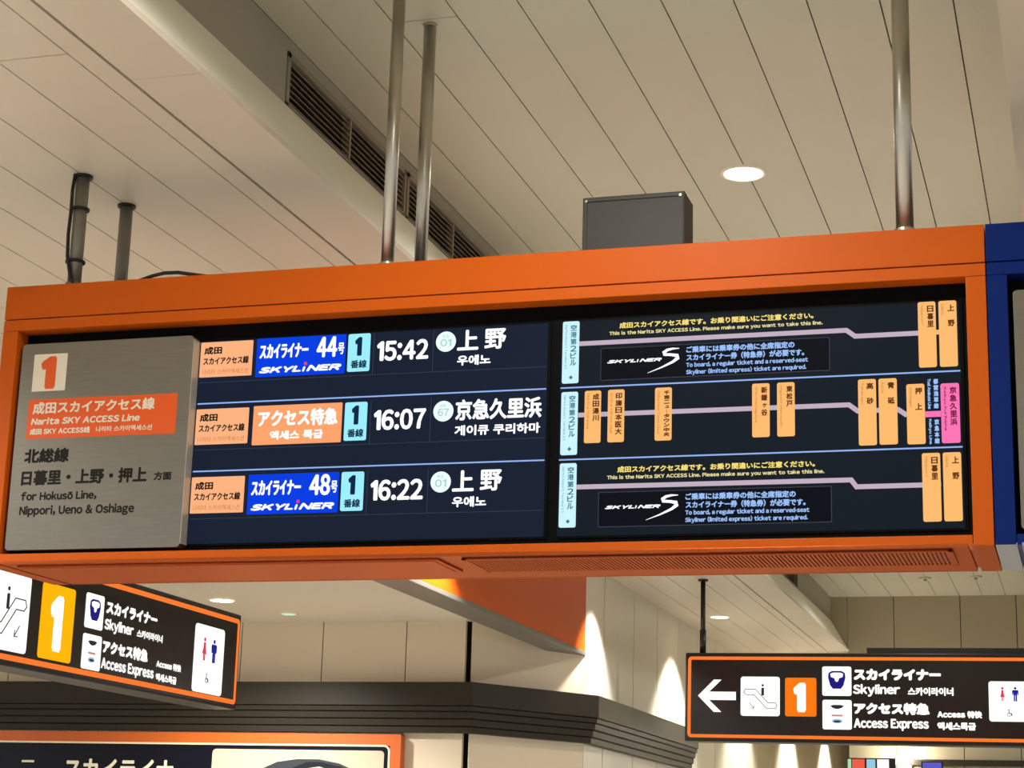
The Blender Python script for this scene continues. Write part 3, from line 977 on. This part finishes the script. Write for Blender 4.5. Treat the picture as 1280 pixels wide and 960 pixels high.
def train_icon(mb, x0, z0, x1, z1, y):
    """blue pointed express nose with a pale windscreen"""
    w, h = x1 - x0, z1 - z0
    P = lambda u, v: (x0 + u * w, z0 + v * h)
    mb.prism([P(*q) for q in ((0.22, 0.78), (0.20, 0.62), (0.27, 0.36), (0.36, 0.24), (0.64, 0.24), (0.73, 0.36), (0.80, 0.62), (0.78, 0.78), (0.66, 0.85), (0.34, 0.85))], y, y + 0.002, G_SKBLUE)
    mb.prism([P(*q) for q in ((0.28, 0.75), (0.30, 0.64), (0.42, 0.60), (0.45, 0.50), (0.50, 0.47), (0.55, 0.50), (0.58, 0.60), (0.70, 0.64), (0.72, 0.75), (0.62, 0.79), (0.38, 0.79))], y - 0.001, y, G_PANEL)


def commuter_icon(mb, x0, z0, x1, z1, y):
    w, h = x1 - x0, z1 - z0
    P = lambda u, v: (x0 + u * w, z0 + v * h)
    mb.prism([P(*q) for q in ((0.26, 0.80), (0.36, 0.72), (0.48, 0.69), (0.52, 0.69), (0.64, 0.72), (0.74, 0.80), (0.62, 0.83), (0.38, 0.83))], y, y + 0.002, G_SGREY)
    mb.rrect(*P(0.31, 0.44), *P(0.69, 0.50), w * 0.01, y, y + 0.002, G_SROSE)
    c_ = P(0.5, 0.28)
    mb.disc(c_[0], c_[1], w * 0.18, h * 0.08, y, y + 0.002, G_SICE)
    mb.disc(c_[0], c_[1] - h * 0.01, w * 0.13, h * 0.035, y - 0.001, y, G_SGREY)


def person_icon(mb, x0, z0, x1, z1, y, m, skirt):
    w, h = x1 - x0, z1 - z0
    P = lambda u, v: (x0 + u * w, z0 + v * h)
    c_ = P(0.5, 0.90)
    mb.disc(c_[0], c_[1], h * 0.09, h * 0.09, y, y + 0.002, m, 16)
    if skirt:
        mb.prism([P(*q) for q in ((0.30, 0.78), (0.70, 0.78), (0.74, 0.55), (0.95, 0.28), (0.05, 0.28), (0.26, 0.55))], y, y + 0.002, m)
        mb.rrect(*P(0.30, 0.0), *P(0.46, 0.30), w * 0.02, y, y + 0.002, m)
        mb.rrect(*P(0.54, 0.0), *P(0.70, 0.30), w * 0.02, y, y + 0.002, m)
    else:
        mb.prism([P(*q) for q in ((0.10, 0.78), (0.90, 0.78), (1.0, 0.70), (0.95, 0.42), (0.82, 0.42), (0.80, 0.60), (0.76, 0.42), (0.24, 0.42), (0.20, 0.60), (0.18, 0.42), (0.05, 0.42), (0.0, 0.70))], y, y + 0.002, m)
        mb.rrect(*P(0.24, 0.0), *P(0.47, 0.44), w * 0.02, y, y + 0.002, m)
        mb.rrect(*P(0.53, 0.0), *P(0.76, 0.44), w * 0.02, y, y + 0.002, m)


def wheelchair_icon(mb, x0, z0, x1, z1, y):
    w, h = x1 - x0, z1 - z0
    P = lambda u, v: (x0 + u * w, z0 + v * h)
    mb.disc(*P(0.35, 0.90), h * 0.10, h * 0.10, y, y + 0.002, G_SGREY, 14)
    mb.stroke([P(0.35, 0.78), P(0.38, 0.45), P(0.72, 0.45), P(0.88, 0.08)], h * 0.11, y, y + 0.002, G_SGREY)
    mb.stroke(arc(*P(0.40, 0.30), h * 0.25, 110, 380, 12), h * 0.07, y, y + 0.002, G_SGREY)


def sign_text(parent, items, y, bold):
    for s, bx, k in items:
        mb = MB()
        write(mb, s, bx, y, G_PANEL, bold * k)
        mb.build('lettering', parent)


def sign_case(t, x0, z0, x1, z1, depth, lw, m_line=None):
    MB().rrect(x0, z0, x1, z1, 0.012, 0, depth, M_HOUS, 4).build('housing', t, 0.004)
    MB().rrect(x0 + 0.012, z0 + 0.014, x1 - 0.012, z1 - 0.014, 0.02, -0.003, 0.001, M_SIGNB, 4).build('face', t)
    mb = MB().rring(x0 + 0.022, z0 + 0.030, x1 - 0.022, z1 - 0.030, 0.030, lw, -0.005, -0.002, G_SLINE)
    tag(mb.build('border_line', t), 'glowing orange border line')


# arrow sign facing the viewer
SX, SY, SZ = -3.140, 15.30, 2.545
a = thing('direction_sign', 'black lit sign with white arrow at its end and orange border', 'sign', (SX, SY, SZ))
a.rotation_euler = (0, math.radians(0.35), 0)
sign_case(a, 0, 0, 3.60, 0.705, 0.22, 0.026)
L = lambda b: (b[0] - SX, b[1] - SZ, b[2] - SX, b[3] - SZ)
mb = MB()
ar = [(-3.034, 2.9060), (-2.905, 3.0350), (-2.843, 3.0350), (-2.943, 2.9390), (-2.7265, 2.9390), (-2.7265, 2.8730), (-2.943, 2.8730), (-2.843, 2.7780), (-2.905, 2.7780)]
mb.prism([(x - SX, z - SZ) for x, z in ar], -0.006, -0.002, G_PANEL)
mb.build('arrow', a)
p = MB().rrect(*L((-2.6874, 2.7500, -2.3741, 3.0606)), 0.02, -0.006, -0.002, G_PANEL).build('escalator_panel', a)
mb = MB()
escalator_icon(mb, *L((-2.6874, 2.7500, -2.3741, 3.0606)), -0.008, True)
mb.build('pictogram', p)
p = MB().rrect(*L((-2.3316, 2.7505, -2.0836, 3.0543)), 0.015, -0.006, -0.002, G_SONE).build('number_panel', a)
mb = MB()
write(mb, '1', L((-2.2662, 2.7822, -2.1667, 3.0174)), -0.0075, G_PANEL, 0.014)
mb.build('numeral', p)
p = MB().rrect(*L((-2.0370, 2.9149, -1.8080, 3.1445)), 0.015, -0.006, -0.002, G_PANEL).build('train_panel', a)
mb = MB()
train_icon(mb, *L((-2.0370, 2.9149, -1.8080, 3.1445)), -0.008)
mb.build('pictogram', p)
p = MB().rrect(*L((-2.0356, 2.6532, -1.8073, 2.8829)), 0.015, -0.006, -0.002, G_PANEL).build('train_panel', a)
mb = MB()
commuter_icon(mb, *L((-2.0356, 2.6532, -1.8073, 2.8829)), -0.008)
mb.build('pictogram', p)
sign_text(a, [('スカイライナー', L((-1.7911, 3.0380, -1.1149, 3.1290)), 1.2), ('Skyliner', L((-1.7967, 2.9110, -1.4302, 3.0090)), 0.65), ('스카이라이너', L((-1.3725, 2.9220, -1.0228, 2.9870)), 0.55),
              ('アクセス特急', L((-1.7925, 2.7720, -1.2057, 2.8660)), 1.1), ('Access Express', L((-1.7919, 2.6480, -1.2149, 2.7420)), 0.65), ('Access 特快', L((-1.1493, 2.7520, -0.8109, 2.8090)), 0.6),
              ('액세스특급', L((-1.1515, 2.6590, -0.8588, 2.7210)), 0.6)], -0.006, 0.0068)
p = MB().rrect(*L((-0.7580, 2.7310, -0.2600, 3.0373)), 0.02, -0.006, -0.002, G_PANEL).build('restroom_panel', a)
mb = MB()
person_icon(mb, *L((-0.6746, 2.8870, -0.6361, 2.9950)), -0.008, G_SRED, True)
mb.build('pictogram', p)
mb = MB()
person_icon(mb, *L((-0.5834, 2.8852, -0.5349, 2.9960)), -0.008, G_SBLUE, False)
mb.build('pictogram', p)
mb = MB()
wheelchair_icon(mb, *L((-0.6266, 2.7680, -0.5798, 2.8240)), -0.008)
mb.build('pictogram', p)
MB().box((1.45, 0.03, 0.706), (3.55, 0.19, 0.752), M_HOUS).build('mounting_rail', a)
for lab, x, g_ in (('dark thin rod from the ceiling to the arrow sign', -3.014, None),):
    t = thing('hanging_rod', lab, 'pole', (x, 15.40, SZ + 0.70))
    MB().cyl((x, 15.40, SZ + 0.7085), (x, 15.40, 3.8595), 0.020, M_HOUS, 16).build('tube', t, smooth=True, off=t.location)
    MB().cyl((x, 15.40, SZ + 0.7085), (x, 15.40, SZ + 0.90), 0.026, M_HOUS, 16).build('sleeve', t, smooth=True, off=t.location)
    MB().cyl((x, 15.40, 3.845), (x, 15.40, 3.8597), 0.042, M_HOUS, 16).build('flange', t, off=t.location)

# sign at a right angle to it: local x runs along the world's +Y
TX, TY, TZ = -5.12, 8.10, 2.445
b_ = thing('direction_sign', 'black lit sign seen at a slant, with amber number panel and escalator symbol', 'sign', (TX, TY, TZ), math.pi / 2)
sign_case(b_, 0.0, 0.0, 2.955, 0.590, 0.20, 0.028)
L = lambda b: (b[0] - TY, b[1] - TZ, b[2] - TY, b[3] - TZ)
p = MB().rrect(*L((8.155, 2.5200, 8.5194, 2.9100)), 0.022, -0.006, -0.002, G_PANEL).build('escalator_panel', b_)
mb = MB()
escalator_icon(mb, *L((8.155, 2.5200, 8.5194, 2.9100)), -0.008, False)
mb.build('pictogram', p)
p = MB().rrect(*L((8.6350, 2.5190, 8.9680, 2.9060)), 0.018, -0.006, -0.002, G_SONE2).build('number_panel', b_)
mb = MB()
write(mb, '1', L((8.7242, 2.5620, 8.8520, 2.8550)), -0.0075, G_PANEL, 0.016)
mb.build('numeral', p)
p = MB().rrect(*L((9.0862, 2.7277, 9.2804, 2.9127)), 0.014, -0.006, -0.002, G_PANEL).build('train_panel', b_)
mb = MB()
train_icon(mb, *L((9.0862, 2.7277, 9.2804, 2.9127)), -0.008)
mb.build('pictogram', p)
p = MB().rrect(*L((9.0839, 2.5093, 9.2848, 2.6954)), 0.014, -0.006, -0.002, G_PANEL).build('train_panel', b_)
mb = MB()
commuter_icon(mb, *L((9.0839, 2.5093, 9.2848, 2.6954)), -0.008)
mb.build('pictogram', p)
sign_text(b_, [('スカイライナー', L((9.3083, 2.8270, 9.9114, 2.8975)), 1.0), ('Skyliner', L((9.3019, 2.7260, 9.6368, 2.8030)), 0.65), ('스카이라이너', L((9.6781, 2.7400, 9.9929, 2.7860)), 0.5),
               ('アクセス特急', L((9.3005, 2.6120, 9.8288, 2.6860)), 1.0), ('Access Express', L((9.2969, 2.5140, 9.9138, 2.5890)), 0.65), ('Access 特快', L((9.9383, 2.5980, 10.2533, 2.6420)), 0.6),
               ('액세스특급', L((9.9407, 2.5210, 10.2042, 2.5670)), 0.6)], -0.006, 0.0056)
p = MB().rrect(*L((10.4138, 2.5077, 10.8200, 2.9120)), 0.025, -0.006, -0.002, G_PANEL).build('restroom_panel', b_)
mb = MB()
person_icon(mb, *L((10.5150, 2.7000, 10.5780, 2.8400)), -0.008, G_SRED, True)
mb.build('pictogram', p)
mb = MB()
person_icon(mb, *L((10.6420, 2.6967, 10.7163, 2.8400)), -0.008, G_SBLUE, False)
mb.build('pictogram', p)
mb = MB()
wheelchair_icon(mb, *L((10.5750, 2.5680, 10.6330, 2.6260)), -0.008)
mb.build('pictogram', p)
for x in (0.45, 1.35):
    spare = MB().cyl((x, 0.10, 0.588), (x, 0.10, 3.2995 - TZ), 0.020, M_HOUS, 16).build('hanger', b_, smooth=True)

# ------------------------------------------------------------------ poster on the wall, adverts and added glow spot in the distance
po = thing('poster_frame', 'orange framed wall poster with dark heading under the stepped cornice', 'poster', (-6.6, 13.49, 1.2))
PX0, PX1, PZ0, PZ1 = -9.4, -4.881, 1.15, 2.457
f = MB()
f.rring(PX0, PZ0, PX1, PZ1, 0.012, 0.085, 13.440, 13.529, M_PFRAME)
f.build('frame', po, off=po.location)
MB().rring(PX0 + 0.082, PZ0 + 0.082, PX1 - 0.082, PZ1 - 0.078, 0.05, 0.014, 13.437, 13.442, M_PLINE).build('inner_line', po, off=po.location)
MB().rrect(PX0 + 0.092, PZ0 + 0.092, PX1 - 0.092, PZ1 - 0.088, 0.04, 13.446, 13.528, M_NAVY).build('backing', po, off=po.location)
pp = MB().rrect(-6.395, PZ0 + 0.14, -5.010, 2.336, 0.03, 13.442, 13.446, M_PPIC).build('picture', po, off=po.location)
mb = MB()
mb.prism([(-6.05, 2.10), (-5.98, 2.195), (-5.86, 2.245), (-5.70, 2.268), (-5.52, 2.268), (-5.36, 2.240), (-5.24, 2.19), (-5.18, 2.10), (-5.18, 1.60), (-6.05, 1.60)], 13.4405, 13.442, M_PTRAIN)
mb.prism([(-5.80, 2.10), (-5.74, 2.20), (-5.62, 2.248), (-5.50, 2.248), (-5.34, 2.215), (-5.26, 2.10)], 13.439, 13.4405, M_PGLASS)
mb.prism([(-5.66, 2.14), (-5.62, 2.20), (-5.52, 2.215), (-5.42, 2.19), (-5.40, 2.14)], 13.4382, 13.439, M_PPIC)
mb.build('train_print', pp, off=po.location)
mb = MB()
write(mb, 'スカイライナー', (-7.640, 2.080, -6.560, 2.250), 13.4445, M_PTXT, 0.006)
mb.build('heading', po, off=po.location)
mb = MB()
write(mb, '一', (-8.02, 2.215, -7.91, 2.232), 13.4445, M_PTXT, 0.003)
mb.build('heading', po, off=po.location)

wl = thing('wall_glow', 'added white glow spot low on the far wall, seen under the arrow sign', 'glow spot', (-1.92, 20.80, 2.70))  # spot of light on the wall, shaped as an added glowing disc
MB().cyl((-1.92, 20.868, 2.70), (-1.92, 20.84, 2.70), 0.10, M_WALLG, 24).build('base', wl, off=wl.location)
MB().cyl((-1.92, 20.84, 2.70), (-1.92, 20.77, 2.70), 0.085, G_WSPOT, 24, r1=0.06).build('glow_disc', wl, smooth=True, off=wl.location)
pl = bpy.data.lights.new('bulb', 'POINT')  # added point light that spreads the bright spot over the wall
pl.energy = 30
pl.color = (1.0, 0.93, 0.78)
pl.shadow_soft_size = 0.06
o = bpy.data.objects.new('bulb', pl)
COL.objects.link(o)
o.parent = wl
o.location = (0, -0.16, 0.03)

ad = thing('advert_panel', 'far lit advert strip in red and pale colours under the arrow sign', 'sign', (-2.35, 20.55, 2.45))
MB().box((-2.48, 20.55, 2.45), (-1.98, 20.62, 2.712), M_HOUS).build('case', ad, off=ad.location)
mb = MB()
for x0, x1, m_ in ((-2.475, -2.44, G_ADG), (-2.43, -2.30, G_ADR), (-2.28, -2.19, G_ADC), (-2.17, -2.05, G_PANEL)):
    mb.box((x0, 20.545, 2.47), (x1, 20.55, 2.70), m_)
mb.build('picture', ad, off=ad.location)
ad2 = thing('advert_panel', 'far purple lit panel, low at the foot of the glow spot on the far wall', 'sign', (-1.6, 20.55, 2.45))
MB().box((-1.72, 20.55, 2.45), (-1.50, 20.62, 2.685), M_HOUS).build('case', ad2, off=ad2.location)
MB().box((-1.705, 20.545, 2.46), (-1.515, 20.55, 2.675), G_ADP).build('picture', ad2, off=ad2.location)
